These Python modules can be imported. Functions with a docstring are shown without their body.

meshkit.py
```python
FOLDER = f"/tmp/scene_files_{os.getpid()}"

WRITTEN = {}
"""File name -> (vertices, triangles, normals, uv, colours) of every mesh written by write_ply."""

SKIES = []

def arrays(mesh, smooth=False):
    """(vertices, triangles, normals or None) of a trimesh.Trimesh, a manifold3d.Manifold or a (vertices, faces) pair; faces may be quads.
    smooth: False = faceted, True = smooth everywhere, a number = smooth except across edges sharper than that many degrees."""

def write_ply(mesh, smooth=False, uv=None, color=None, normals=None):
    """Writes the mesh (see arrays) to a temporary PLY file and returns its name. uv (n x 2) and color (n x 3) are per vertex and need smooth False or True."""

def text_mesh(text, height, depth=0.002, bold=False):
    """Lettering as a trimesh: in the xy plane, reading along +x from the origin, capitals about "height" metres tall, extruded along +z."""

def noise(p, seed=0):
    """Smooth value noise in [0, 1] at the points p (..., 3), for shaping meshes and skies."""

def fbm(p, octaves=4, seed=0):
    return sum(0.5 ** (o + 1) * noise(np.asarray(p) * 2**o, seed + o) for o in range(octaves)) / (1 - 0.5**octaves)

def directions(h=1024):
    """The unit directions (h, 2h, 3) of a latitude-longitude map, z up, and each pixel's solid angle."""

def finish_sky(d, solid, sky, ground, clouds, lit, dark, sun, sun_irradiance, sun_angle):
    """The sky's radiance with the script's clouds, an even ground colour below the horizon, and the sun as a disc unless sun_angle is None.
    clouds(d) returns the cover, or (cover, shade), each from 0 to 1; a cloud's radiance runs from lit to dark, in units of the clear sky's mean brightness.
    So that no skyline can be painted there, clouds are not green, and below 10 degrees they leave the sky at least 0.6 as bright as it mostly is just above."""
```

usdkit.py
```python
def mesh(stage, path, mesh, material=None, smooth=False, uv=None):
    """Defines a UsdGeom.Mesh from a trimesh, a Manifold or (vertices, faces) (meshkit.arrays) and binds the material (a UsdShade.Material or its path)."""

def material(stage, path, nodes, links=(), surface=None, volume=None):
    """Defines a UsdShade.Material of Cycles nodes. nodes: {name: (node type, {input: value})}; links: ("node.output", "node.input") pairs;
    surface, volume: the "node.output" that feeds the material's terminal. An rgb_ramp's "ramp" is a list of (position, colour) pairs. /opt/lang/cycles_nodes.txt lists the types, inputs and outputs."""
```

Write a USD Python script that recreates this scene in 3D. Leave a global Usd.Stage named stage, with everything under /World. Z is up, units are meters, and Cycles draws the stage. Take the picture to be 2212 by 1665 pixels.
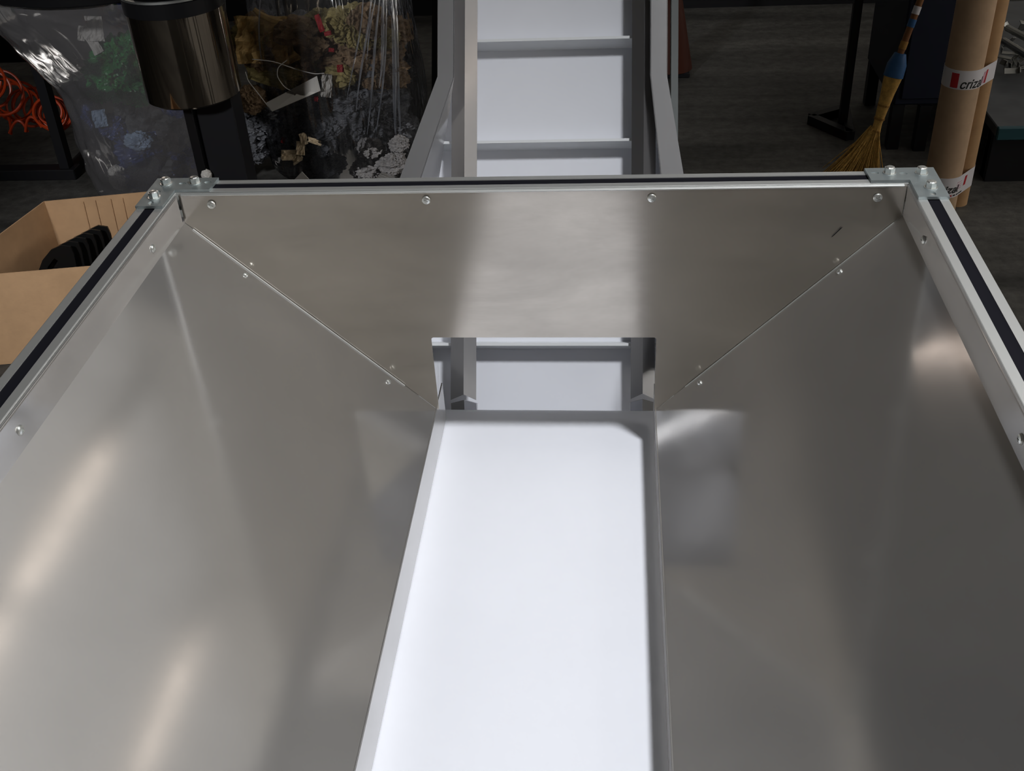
import math, random
import numpy as np
import trimesh
import shapely.geometry as sg
from shapely import affinity
from shapely.ops import unary_union
import usdkit, meshkit
from pxr import Usd, UsdGeom, UsdLux, UsdShade, Gf, Sdf, Vt

stage = Usd.Stage.CreateInMemory()
UsdGeom.SetStageUpAxis(stage, UsdGeom.Tokens.z)
UsdGeom.SetStageMetersPerUnit(stage, 1.0)
UsdGeom.Xform.Define(stage, '/World')
UsdGeom.Scope.Define(stage, '/World/Looks')
PI = math.pi
rng = random.Random(7)

# ------------------------------------------------------------------ camera
W, H, FPX = 2212, 1665, 2344.0
R = np.array([[0.99561, 0.00389043, -0.09351784],
              [0.07854401, -0.5781459, 0.81214417],
              [-0.05090737, -0.81592413, -0.57591341]])      # columns: right, down, forward
EYE = np.array([0.0, 0.0, 1.6])
cam = UsdGeom.Camera.Define(stage, '/World/camera')
mx = Gf.Matrix4d(1.0)
for i, col in enumerate((R[:, 0], -R[:, 1], -R[:, 2])):
    mx.SetRow(i, Gf.Vec4d(*map(float, col), 0))
mx.SetRow(3, Gf.Vec4d(*map(float, EYE), 1))
cam.AddTransformOp().Set(mx)
cam.CreateHorizontalApertureAttr(36.0)
cam.CreateVerticalApertureAttr(36.0 * H / W)
cam.CreateFocalLengthAttr(36.0 * FPX / W)
cam.CreateClippingRangeAttr(Gf.Vec2f(0.02, 100))
cam.CreateExposureAttr(0.0)

# ------------------------------------------------------------------ light
dome = UsdLux.DomeLight.Define(stage, '/World/sky')
dome.CreateIntensityAttr(0.05)
dome.CreateColorAttr(Gf.Vec3f(0.75, 0.85, 1.0))
KEY = (0.74, 0.70, 3.10)                                      # hanging bay lamp above the hopper
KEY_AIM = (-0.10, 0.42, 0.50)
KEY_INTENSITY = 300.0
SIDE = (-2.30, -0.60, 2.40)                                    # second spotlight, on the bags and the box
SIDE_AIM = (-1.22, 3.10, 0.40)
SIDE_INTENSITY = 320.0
TUBE_STRENGTH = 2.6                                           # fluorescent tubes
PANE_STRENGTH = 4.5                                           # frosted windows
SLIT_STRENGTH = 2.6                                           # slit window
ROOF_STRENGTH = 0.35                                          # translucent roof lights


def at(u, v, y):
    """The point at depth y behind pixel (u, v) of the 2212 x 1665 picture (calibration only)."""
    d = R @ np.array([u - W / 2, v - H / 2, FPX])
    return EYE + d * (y - EYE[1]) / d[1]


def floor_at(u, v, z=0.0):
    d = R @ np.array([u - W / 2, v - H / 2, FPX])
    return EYE + d * (z - EYE[2]) / d[2]


# ------------------------------------------------------------------ materials
MAT = {}


def mat(name, nodes, links, surface):
    MAT[name] = usdkit.material(stage, '/World/Looks/' + name, nodes, links, surface=surface)
    return MAT[name]


def plain(name, col, rough=0.5, metallic=0.0, spec=0.5, var=0.0, scale=20.0, bump=0.0, bscale=60.0, **kw):
    nodes = {'p': ('principled_bsdf', dict(base_color=col, roughness=rough, metallic=metallic, specular_ior_level=spec, **kw))}
    links = []
    if var or bump:
        nodes['g'] = ('geometry', {})
    if var:
        nodes['n'] = ('noise_texture', {'scale': scale, 'detail': 5.0, 'roughness': 0.6})
        nodes['r'] = ('rgb_ramp', {'ramp': [(0.25, tuple(c * (1 - var) for c in col)), (0.75, tuple(min(1, c * (1 + var)) for c in col))]})
        links += [('g.position', 'n.vector'), ('n.fac', 'r.fac'), ('r.color', 'p.base_color')]
    if bump:
        nodes['bn'] = ('noise_texture', {'scale': bscale, 'detail': 4.0})
        nodes['b'] = ('bump', {'strength': bump, 'distance': 0.004})
        links += [('g.position', 'bn.vector'), ('bn.fac', 'b.height'), ('b.normal', 'p.normal')]
    return mat(name, nodes, links, 'p.BSDF')


def steel(name, col, sharp=0.1, wide=0.55, mixf=0.5, smudge=0.12, scale=(3, 3, 3)):
    """Rolled sheet: a tight reflection over a broad scattering one, with faint handling smudges."""
    nodes = {
        'g': ('geometry', {}),
        'm': ('mapping', {'scale': scale}),
        'n': ('noise_texture', {'scale': 1.6, 'detail': 6.0, 'roughness': 0.6, 'distortion': 0.4}),
        'cr': ('rgb_ramp', {'ramp': [(0.3, tuple(c * (1 - smudge) for c in col)), (0.7, tuple(min(1, c * (1 + smudge * 0.5)) for c in col))]}),
        'rr': ('map_range', {'from_min': 0.3, 'from_max': 0.7, 'to_min': sharp * 1.25, 'to_max': sharp * 0.85, 'clamp': True}),
        'a': ('principled_bsdf', dict(metallic=1.0, roughness=sharp)),
        'b': ('principled_bsdf', dict(metallic=1.0, roughness=wide)),
        'x': ('mix_closure', {'fac': mixf}),
    }
    links = [('g.position', 'm.vector'), ('m.vector', 'n.vector'), ('n.fac', 'cr.fac'), ('n.fac', 'rr.value'),
             ('cr.color', 'a.base_color'), ('cr.color', 'b.base_color'), ('rr.result', 'a.roughness'),
             ('a.BSDF', 'x.closure1'), ('b.BSDF', 'x.closure2')]
    return mat(name, nodes, links, 'x.closure')


steel('sheet_steel', (0.60, 0.59, 0.575), 0.115, 0.60, 0.32, 0.08)
steel('plate_steel', (0.59, 0.55, 0.495), 0.15, 0.58, 0.24, 0.20, (2.0, 5, 6))
steel('conveyor_steel', (0.52, 0.52, 0.53), 0.12, 0.75, 0.45, 0.06)
steel('guide_steel', (0.40, 0.40, 0.41), 0.28, 0.7, 0.70, 0.05)
steel('guide_bright', (0.54, 0.53, 0.53), 0.12, 0.6, 0.30, 0.05)
steel('wall_steel', (0.60, 0.60, 0.61), 0.20, 0.65, 0.45, 0.03)
steel('anodised', (0.66, 0.67, 0.66), 0.28, 0.6, 0.7, 0.04)
steel('zinc', (0.42, 0.47, 0.48), 0.25, 0.6, 0.7, 0.15, (30, 30, 30))
steel('screw_metal', (0.78, 0.80, 0.78), 0.15, 0.45, 0.5, 0.05)
steel('dark_chrome', (0.46, 0.40, 0.33), 0.06, 0.3, 0.12, 0.15)
plain('slot_black', (0.006, 0.006, 0.009), 0.75, spec=0.08)
plain('belt_white', (0.80, 0.82, 0.88), 0.38, spec=0.4, var=0.02, scale=5)
plain('cleat_white', (0.74, 0.76, 0.78), 0.4, spec=0.4)
plain('black_paint', (0.010, 0.010, 0.012), 0.5, spec=0.25)
plain('black_gloss', (0.008, 0.008, 0.009), 0.28, spec=0.4)
plain('disc_top', (0.05, 0.05, 0.045), 0.6, spec=0.3)
plain('rail_grey', (0.13, 0.145, 0.145), 0.5, spec=0.3)
plain('navy_paint', (0.010, 0.013, 0.026), 0.5, spec=0.25)
plain('teal_paint', (0.02, 0.07, 0.085), 0.45, spec=0.35)
plain('bench_sheet', (0.075, 0.08, 0.085), 0.5, spec=0.35, var=0.3, scale=9)
plain('cardboard', (0.54, 0.34, 0.19), 0.8, spec=0.15, var=0.10, scale=14, bump=0.15, bscale=90)
plain('cardboard_edge', (0.30, 0.19, 0.11), 0.9, spec=0.1)
plain('tube_card', (0.42, 0.29, 0.185), 0.7, spec=0.2, var=0.10, scale=25)
plain('tube_card_dark', (0.40, 0.245, 0.125), 0.7, spec=0.2, var=0.10, scale=25)
plain('tape_white', (0.62, 0.60, 0.62), 0.35, spec=0.4)
plain('ink_black', (0.012, 0.012, 0.012), 0.5)
plain('ink_red', (0.42, 0.012, 0.02), 0.5)
plain('ink_pink', (0.50, 0.27, 0.33), 0.5)
plain('straw', (0.60, 0.36, 0.10), 0.75, spec=0.2, var=0.35, scale=70)
plain('straw_dark', (0.34, 0.18, 0.05), 0.75, spec=0.2, var=0.3, scale=70)
plain('blue_wrap', (0.03, 0.10, 0.24), 0.5, spec=0.3, var=0.15, scale=30)
plain('handle_wood', (0.20, 0.085, 0.03), 0.6, spec=0.3)
plain('hose_orange', (0.55, 0.055, 0.01), 0.35, spec=0.4)
plain('cone_orange', (0.060, 0.013, 0.005), 0.6, spec=0.3)
plain('part_black', (0.008, 0.008, 0.008), 0.25, spec=0.5)
plain('green_film', (0.012, 0.20, 0.04), 0.4, spec=0.5, var=0.5, scale=28)
plain('blue_film', (0.02, 0.042, 0.17), 0.4, spec=0.5, var=0.5, scale=25)
plain('pale_blue', (0.22, 0.30, 0.42), 0.5, spec=0.4, var=0.2, scale=30)
plain('paper_white', (0.52, 0.50, 0.47), 0.7, spec=0.2, var=0.12, scale=25)
plain('paper_grey', (0.30, 0.29, 0.29), 0.7, spec=0.2, var=0.25, scale=25)
plain('card_strip', (0.56, 0.54, 0.50), 0.6, spec=0.3)
plain('cream', (0.46, 0.37, 0.25), 0.7, spec=0.2, var=0.2, scale=25)
plain('tan_foam', (0.46, 0.31, 0.13), 0.8, spec=0.15, var=0.4, scale=18)
plain('olive_foam', (0.30, 0.25, 0.11), 0.8, spec=0.15, var=0.4, scale=18)
plain('brown_scrap', (0.22, 0.15, 0.09), 0.8, spec=0.2, var=0.5, scale=16)
plain('grey_scrap', (0.055, 0.058, 0.062), 0.7, spec=0.3, var=0.6, scale=22)
plain('dust_fluff', (0.15, 0.155, 0.17), 0.9, spec=0.1, var=0.6, scale=30)
plain('red_scrap', (0.28, 0.015, 0.02), 0.6, spec=0.3)
plain('offcut_metal', (0.30, 0.30, 0.28), 0.35, metallic=0.9)
plain('ceiling_paint', (0.60, 0.59, 0.56), 0.9, spec=0.1)
plain('wall_paint', (0.72, 0.70, 0.66), 0.9, spec=0.1)
plain('wall_dark', (0.10, 0.10, 0.10), 0.9, spec=0.1)
plain('lamp_white', (0.6, 0.6, 0.58), 0.5)
mat('tube_glow', {'e': ('emission', {'color': (1.0, 0.86, 0.74), 'strength': TUBE_STRENGTH})}, [], 'e.emission')
mat('pane_glow', {'e': ('emission', {'color': (1.0, 0.96, 0.90), 'strength': PANE_STRENGTH})}, [], 'e.emission')
mat('roof_glow', {'e': ('emission', {'color': (1.0, 0.97, 0.93), 'strength': ROOF_STRENGTH})}, [], 'e.emission')
mat('slit_glow', {'e': ('emission', {'color': (1.0, 0.84, 0.74), 'strength': SLIT_STRENGTH})}, [], 'e.emission')
# dark worn concrete: mottled, with long pale scuffs across the hall
mat('concrete', {
    'g': ('geometry', {}),
    'm': ('mapping', {'scale': (0.35, 2.6, 1.0)}),
    'n1': ('noise_texture', {'scale': 1.7, 'detail': 6.0, 'roughness': 0.62}),
    'n2': ('noise_texture', {'scale': 26.0, 'detail': 5.0, 'roughness': 0.7}),
    'r1': ('rgb_ramp', {'ramp': [(0.32, (0.040, 0.039, 0.037)), (0.68, (0.140, 0.136, 0.126))]}),
    'r2': ('rgb_ramp', {'ramp': [(0.3, (0.55, 0.55, 0.55)), (0.75, (1.2, 1.2, 1.2))]}),
    'x': ('mix_color', {'blend_type': 'multiply', 'fac': 1.0}),
    'p': ('principled_bsdf', {'roughness': 0.62, 'specular_ior_level': 0.25}),
}, [('g.position', 'm.vector'), ('m.vector', 'n1.vector'), ('g.position', 'n2.vector'), ('n1.fac', 'r1.fac'), ('n2.fac', 'r2.fac'),
    ('r1.color', 'x.a'), ('r2.color', 'x.b'), ('x.result', 'p.base_color')], 'p.BSDF')
# clear film: sees through, glints, slightly milky
def film(name, haze, milk):
    mat(name, {
        't': ('transparent_bsdf', {'color': (0.96, 0.96, 0.97)}),
        'd': ('diffuse_bsdf', {'color': milk}),
        'tr': ('translucent_bsdf', {'color': milk}),
        'mm': ('mix_closure', {'fac': 0.5}),
        'm1': ('mix_closure', {'fac': haze}),
        'gl': ('glossy_bsdf', {'color': (1, 1, 1), 'roughness': 0.10}),
        'fr': ('fresnel', {'IOR': 1.75}),
        'm2': ('mix_closure', {}),
    }, [('d.BSDF', 'mm.closure1'), ('tr.BSDF', 'mm.closure2'), ('t.BSDF', 'm1.closure1'), ('mm.closure', 'm1.closure2'),
        ('fr.fac', 'm2.fac'), ('m1.closure', 'm2.closure1'), ('gl.BSDF', 'm2.closure2')], 'm2.closure')
film('bag_film', 0.26, (0.62, 0.60, 0.62))
film('bag_film_clear', 0.035, (0.5, 0.52, 0.56))

film('fold_film', 0.14, (0.62, 0.68, 0.80))

# ------------------------------------------------------------------ prim helpers
USED = set()
ORIGIN = {}


def numbered(parent, name):
    n, k = name, 0
    while f'{parent}/{n}' in USED:
        k += 1
        n = f'{name}_{k:03d}'
    USED.add(f'{parent}/{n}')
    return f'{parent}/{n}'


def tag(p, label=None, cat=None, group=None, kind=None):
    p = p.GetPrim() if hasattr(p, 'GetPrim') else p
    for k, v in (('label', label), ('category', cat), ('group', group), ('kind', kind)):
        if v:
            p.SetCustomDataByKey(k, v)
    return p


def thing(name, label, cat, loc=(0, 0, 0), group=None):
    path = numbered('/World', name)
    x = UsdGeom.Xform.Define(stage, path)
    x.AddTranslateOp().Set(Gf.Vec3d(*map(float, loc)))
    ORIGIN[path] = np.array(loc, float)
    return tag(x, label, cat, group)


def obj(name, mesh, m, parent=None, smooth=False, label=None, kind=None, loc=None):
    """One Mesh. Points are given in world coordinates and kept relative to the thing's base."""
    pp = '/World' if parent is None else str(parent.GetPath())
    path = numbered(pp, name)
    v, f, _ = meshkit.arrays(mesh)
    if parent is None:
        o = np.array(loc if loc is not None else (0, 0, 0), float)
    else:
        o = ORIGIN[pp]
    ORIGIN[path] = o
    g = usdkit.mesh(stage, path, trimesh.Trimesh(v - o, f, process=False), MAT[m], smooth)
    if parent is None and loc is not None:
        g.AddTranslateOp().Set(Gf.Vec3d(*map(float, o)))
    p = g.GetPrim()
    tag(p, label, None, None, kind)
    return p


def single(name, mesh, m, label, cat, group=None, smooth=False, kind=None):
    v = meshkit.arrays(mesh)[0]
    base = (*(v[:, :2].min(0) + v[:, :2].max(0)) / 2, v[:, 2].min())
    return tag(obj(name, mesh, m, None, smooth, loc=base), label, cat, group, kind)


def copy_of(src, loc, label=None, rot=None, group=None):
    was = src.GetCustomData()
    path = numbered('/World', src.GetName().rstrip('0123456789').rstrip('_'))
    x = UsdGeom.Xform.Define(stage, path)
    x.GetPrim().GetReferences().AddInternalReference(src.GetPath())
    x.GetPrim().SetInstanceable(True)
    x.ClearXformOpOrder()
    x.MakeMatrixXform().Set(Gf.Matrix4d().SetRotate(Gf.Rotation(Gf.Vec3d(*rot[0]), rot[1])) * Gf.Matrix4d().SetTranslate(Gf.Vec3d(*map(float, loc))) if rot else Gf.Matrix4d().SetTranslate(Gf.Vec3d(*map(float, loc))))
    return tag(x, label or was['label'], was['category'], group or was.get('group'))


# ------------------------------------------------------------------ mesh helpers
def cat(ms):
    return trimesh.util.concatenate([trimesh.Trimesh(*meshkit.arrays(m)[:2], process=False) for m in ms])


def box(x0, x1, y0, y1, z0, z1, b=0.0):
    if b <= 0:
        m = trimesh.creation.box((x1 - x0, y1 - y0, z1 - z0))
        m.apply_translation(((x0 + x1) / 2, (y0 + y1) / 2, (z0 + z1) / 2))
        return m
    pts = []
    for x, sx in ((x0, 1), (x1, -1)):
        for y, sy in ((y0, 1), (y1, -1)):
            for z, sz in ((z0, 1), (z1, -1)):
                pts += [(x + sx * b, y + sy * b, z), (x + sx * b, y, z + sz * b), (x, y + sy * b, z + sz * b)]
    return trimesh.convex.convex_hull(np.array(pts))


def hullm(pts):
    return trimesh.convex.convex_hull(np.array(pts, float))


def frame(o, u, v, w):
    m = np.eye(4)
    m[:3, 0], m[:3, 1], m[:3, 2], m[:3, 3] = u, v, w, o
    return m


def extrude(poly, length, M):
    m = trimesh.creation.extrude_polygon(poly, length, engine='earcut')
    m.apply_transform(M)
    if np.linalg.det(M[:3, :3]) < 0:
        m.invert()
    return m


def strip(pts, t):
    """Thin sheet outline: a polyline thickened to one side by t."""
    return sg.LineString(pts).buffer(t, single_sided=True, join_style=2)


def lathe(prof, n=48, loc=(0, 0, 0)):
    m = trimesh.creation.revolve(np.array(prof, float), sections=n)
    m.apply_translation(loc)
    return m


def cyl(p0, p1, r, n=16):
    return trimesh.creation.cylinder(r, segment=np.array([p0, p1], float), sections=n)


def tube(path, r, n=8):
    P = np.array(path, float)
    T = np.gradient(P, axis=0)
    T /= np.linalg.norm(T, axis=1, keepdims=True)
    r = np.broadcast_to(np.asarray(r, float), (len(P),))
    a = np.array([0, 0, 1.0]) if abs(T[0][2]) < 0.9 else np.array([1.0, 0, 0])
    V = []
    u = np.cross(T[0], a)
    for p, t, rr in zip(P, T, r):
        u = u - t * (u @ t)
        u /= np.linalg.norm(u)
        w = np.cross(t, u)
        V += [p + rr * (math.cos(k) * u + math.sin(k) * w) for k in np.arange(n) * 2 * PI / n]
    F = []
    for i in range(len(P) - 1):
        for k in range(n):
            a0, a1, b0, b1 = i * n + k, i * n + (k + 1) % n, (i + 1) * n + k, (i + 1) * n + (k + 1) % n
            F += [(a0, b0, b1), (a0, b1, a1)]
    L = len(V)
    V += [P[0], P[-1]]
    for k in range(n):
        F += [(L, k, (k + 1) % n), (L + 1, (len(P) - 1) * n + (k + 1) % n, (len(P) - 1) * n + k)]
    m = trimesh.Trimesh(V, F, process=False)
    m.fix_normals()
    return m


def crumple(c, size, seed, sharp=0.55, sub=3, freq=2.2):
    """A crumpled wad: a ball folded by ridged noise."""
    m = trimesh.creation.icosphere(subdivisions=sub)
    v = m.vertices
    n1 = meshkit.fbm(v * freq + 11.3 * seed, 3, seed)
    n2 = np.abs(meshkit.fbm(v * freq * 1.9 + 5.1 * seed, 3, seed + 50) - 0.5) * 2
    rad = 1 + sharp * 1.5 * (n1 - 0.5) - sharp * (n2 - 0.25)
    v = v * rad[:, None] * np.array(size) + np.array(c)
    return trimesh.Trimesh(v, m.faces, process=False)


def sheetlet(c, size, seed, n=12, amp=0.35, ax=None):
    """A crumpled leaf of paper or film with a real thickness."""
    r_ = np.random.RandomState(seed)
    g = np.linspace(-0.5, 0.5, n)
    X, Y = np.meshgrid(g, g)
    Z = amp * (np.abs(meshkit.fbm(np.stack([X * 3 + seed, Y * 3, X * 0 + seed * 1.7], -1), 3, seed) - 0.5) * 3 - 0.4)
    X = X + 0.12 * (meshkit.noise(np.stack([X * 4, Y * 4, X * 0 + seed], -1), seed) - 0.5)
    P = np.stack([X * size[0], Y * size[1], Z * min(size)], -1).reshape(-1, 3)
    if ax is None:
        ax = r_.randn(3)
    M = trimesh.transformations.rotation_matrix(r_.uniform(0, 6.28) if len(ax) == 3 else ax[3], ax[:3])
    P = P @ M[:3, :3].T + np.array(c)
    F = []
    for i in range(n - 1):
        for j in range(n - 1):
            a = i * n + j
            F += [(a, a + 1, a + n + 1), (a, a + n + 1, a + n)]
    F = np.array(F)
    t = M[:3, 2] * 0.0012
    V2 = np.vstack([P, P - t])
    rim = [i for i in range(n)] + [i * n + n - 1 for i in range(1, n)] + [n * n - 1 - i for i in range(1, n)] + [i * n for i in range(n - 2, 0, -1)]
    side = []
    for a, b in zip(rim, rim[1:] + rim[:1]):
        side += [(a, a + n * n, b + n * n), (a, b + n * n, b)]
    return trimesh.Trimesh(V2, np.vstack([F, F[:, ::-1] + n * n, side]), process=False)


# ================================================================== THE HALL
def struct(name, mesh, m, label, parent=None):
    return obj(name, mesh, m, parent, label=label, kind='structure')


X0, X1, Y0, Y1, ZC = -5.5, 7.5, -4.5, 5.62, 3.35
struct('floor', box(X0, X1, Y0, Y1, -0.1, 0.0), 'concrete', 'dark worn concrete floor of the workshop')
struct('ceiling', box(X0, X1, Y0, Y1, ZC, ZC + 0.1), 'ceiling_paint', 'pale painted workshop ceiling')
struct('wall_back', box(X0, X1, Y1, Y1 + 0.15, 0, ZC), 'wall_paint', 'grey painted wall beyond the conveyor')
struct('wall_front', box(X0, X1, Y0 - 0.15, Y0, 0, ZC), 'wall_paint', 'grey painted wall behind the viewer')
struct('wall_left', box(X0 - 0.15, X0, Y0, Y1, 0, ZC), 'wall_dark', 'dark painted wall on the left of the hall')
struct('wall_right', box(X1, X1 + 0.15, Y0, Y1, 0, ZC), 'wall_paint', 'grey painted wall on the right of the hall')
struct('baseboard_back', box(X0, X1, Y1 - 0.16, Y1 - 0.002, 0, 0.30), 'black_paint', 'black kerb along the foot of the back wall')
for k, (y0, y1) in enumerate(((-3.6, -0.9), (-0.4, 2.3), (2.8, 5.2))):
    path = numbered('/World', f'window_{k + 1}')
    x = UsdGeom.Xform.Define(stage, path)
    ORIGIN[path] = np.zeros(3)
    tag(x, 'frosted strip window high in the right wall', None, None, 'structure')
    fr = cat([box(X1 - 0.05, X1 - 0.001, y0 - 0.06, y0, 1.7, 3.1), box(X1 - 0.05, X1 - 0.001, y1, y1 + 0.06, 1.7, 3.1),
              box(X1 - 0.05, X1 - 0.001, y0, y1, 1.7, 1.76), box(X1 - 0.05, X1 - 0.001, y0, y1, 3.04, 3.1),
              box(X1 - 0.05, X1 - 0.001, (y0 + y1) / 2 - 0.02, (y0 + y1) / 2 + 0.02, 1.76, 3.04)])
    obj('window_frame', fr, 'lamp_white', x.GetPrim())
    ym = (y0 + y1) / 2
    obj('pane', box(X1 - 0.03, X1 - 0.01, y0, ym - 0.02, 1.76, 3.04), 'pane_glow', x.GetPrim())
    obj('pane', box(X1 - 0.03, X1 - 0.01, ym + 0.02, y1, 1.76, 3.04), 'pane_glow', x.GetPrim())

# translucent roof lights over the right half of the hall
n_win = 4
for x0, x1 in ((1.30, 2.34), (2.58, 4.21), (4.45, 5.88), (5.95, 7.42)):
    for y0, y1 in ((-1.6, 1.9), (2.0, 5.5)):
        path = numbered('/World', f'window_{n_win}')
        n_win += 1
        x = UsdGeom.Xform.Define(stage, path)
        ORIGIN[path] = np.zeros(3)
        tag(x, 'translucent roof light sheet in the workshop ceiling', None, None, 'structure')
        obj('pane', box(x0, x1, y0, y1, ZC - 0.012, ZC - 0.002), 'roof_glow', x.GetPrim())
        obj('window_frame', cat([box(x0 - 0.03, x0, y0 - 0.03, y1 + 0.03, ZC - 0.02, ZC - 0.001), box(x1, x1 + 0.03, y0 - 0.03, y1 + 0.03, ZC - 0.02, ZC - 0.001),
                                 box(x0, x1, y0 - 0.03, y0, ZC - 0.02, ZC - 0.001), box(x0, x1, y1, y1 + 0.03, ZC - 0.02, ZC - 0.001)]), 'lamp_white', x.GetPrim())

# narrow warm slit window in the back wall
path = numbered('/World', f'window_{n_win}')
x = UsdGeom.Xform.Define(stage, path)
ORIGIN[path] = np.zeros(3)
tag(x, 'narrow upright slit window in the back wall left of the conveyor', None, None, 'structure')
obj('pane', box(-2.72, -2.60, Y1 - 0.012, Y1 - 0.002, 1.7, 3.1), 'slit_glow', x.GetPrim())
obj('window_frame', cat([box(-2.76, -2.72, Y1 - 0.03, Y1 - 0.001, 1.66, 3.14), box(-2.60, -2.56, Y1 - 0.03, Y1 - 0.001, 1.66, 3.14),
                         box(-2.72, -2.60, Y1 - 0.03, Y1 - 0.001, 1.66, 1.70), box(-2.72, -2.60, Y1 - 0.03, Y1 - 0.001, 3.10, 3.14)]), 'black_paint', x.GetPrim())

# two hanging spotlights
def spotlight(pos, aim, label, intensity, cone, soft):
    bay = thing('spot_lamp', label, 'lamp', pos)
    kd = np.array(aim) - np.array(pos)
    kd /= np.linalg.norm(kd)
    ku = np.cross(kd, (0, 1, 0))
    ku /= np.linalg.norm(ku)
    KM = frame(pos, ku, np.cross(-kd, ku), -kd)                # the light shines along its -z
    can = lathe([(0.165, -0.02), (0.20, -0.02), (0.20, 0.22), (0.10, 0.30), (0, 0.30), (0, 0.285), (0.095, 0.285), (0.185, 0.21), (0.185, -0.02)], 40)
    can.apply_transform(KM)
    obj('can', can, 'black_paint', bay)
    top = np.array(pos) - kd * 0.26
    obj('suspension_rod', cyl(top, (top[0], top[1], ZC), 0.012), 'black_paint', bay)
    lt = UsdLux.SphereLight.Define(stage, str(bay.GetPath()) + '/lamp_light')
    lt.CreateRadiusAttr(0.15)
    lt.CreateIntensityAttr(intensity)
    lt.CreateColorAttr(Gf.Vec3f(0.97, 0.98, 1.0))
    sh = UsdLux.ShapingAPI.Apply(lt.GetPrim())
    sh.CreateShapingConeAngleAttr(cone)
    sh.CreateShapingConeSoftnessAttr(soft)
    km = KM.T.copy()
    km[3, :3] = 0
    lt.AddTransformOp().Set(Gf.Matrix4d(*km.ravel().tolist()))


spotlight(KEY, KEY_AIM, 'round spotlight with a black can hanging above the hopper', KEY_INTENSITY, 50.0, 1.0)
spotlight(SIDE, SIDE_AIM, 'round spotlight with a black can turned towards the rubbish bags', SIDE_INTENSITY, 15.5, 0.6)

# two rows of fluorescent fittings right of the hopper
proto = None
for row, (rx, yend) in enumerate(((2.46, 4.77), (4.33, 5.02))):
    for k in range(4):
        ya, yb = yend - 1.30 * (k + 1) + 0.06, yend - 1.30 * k
        lab = ('last', 'second last', 'third last', 'fourth last')[k] + ' white fluorescent ceiling fitting in the ' + ('nearer' if row == 0 else 'farther') + ' row right of the hopper'
        if proto is None:
            t = thing('fluorescent_fitting', lab, 'ceiling light', (rx, ya, ZC), 'fluorescent fittings in two ceiling rows')
            obj('housing', box(rx - 0.07, rx + 0.07, ya, yb, ZC - 0.06, ZC - 0.001, 0.008), 'lamp_white', t)
            for s in (-1, 1):
                obj('tube', cyl((rx + s * 0.035, ya + 0.02, ZC - 0.085), (rx + s * 0.035, yb - 0.02, ZC - 0.085), 0.018, 12), 'tube_glow', t, smooth=40)
            for yy in (ya + 0.012, yb - 0.10, yb - 0.012):
                obj('lamp_holder', box(rx - 0.065, rx + 0.065, yy - 0.012, yy + 0.012, ZC - 0.112, ZC - 0.055), 'lamp_white', t)
            proto, base = t, np.array((rx, ya, ZC))
        else:
            copy_of(proto, (rx, ya, ZC), lab)

# ================================================================== HOPPER
XL, XR, YF, YN, ZT = -0.666, 0.434, 1.424, 0.14, 0.955        # outside of the frame
P = 0.040                                                     # extruded bar
hop = thing('feed_hopper', 'open stainless steel hopper in an aluminium bar frame with black slot strips', 'hopper', (-0.115, 0.78, 0.0))


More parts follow.
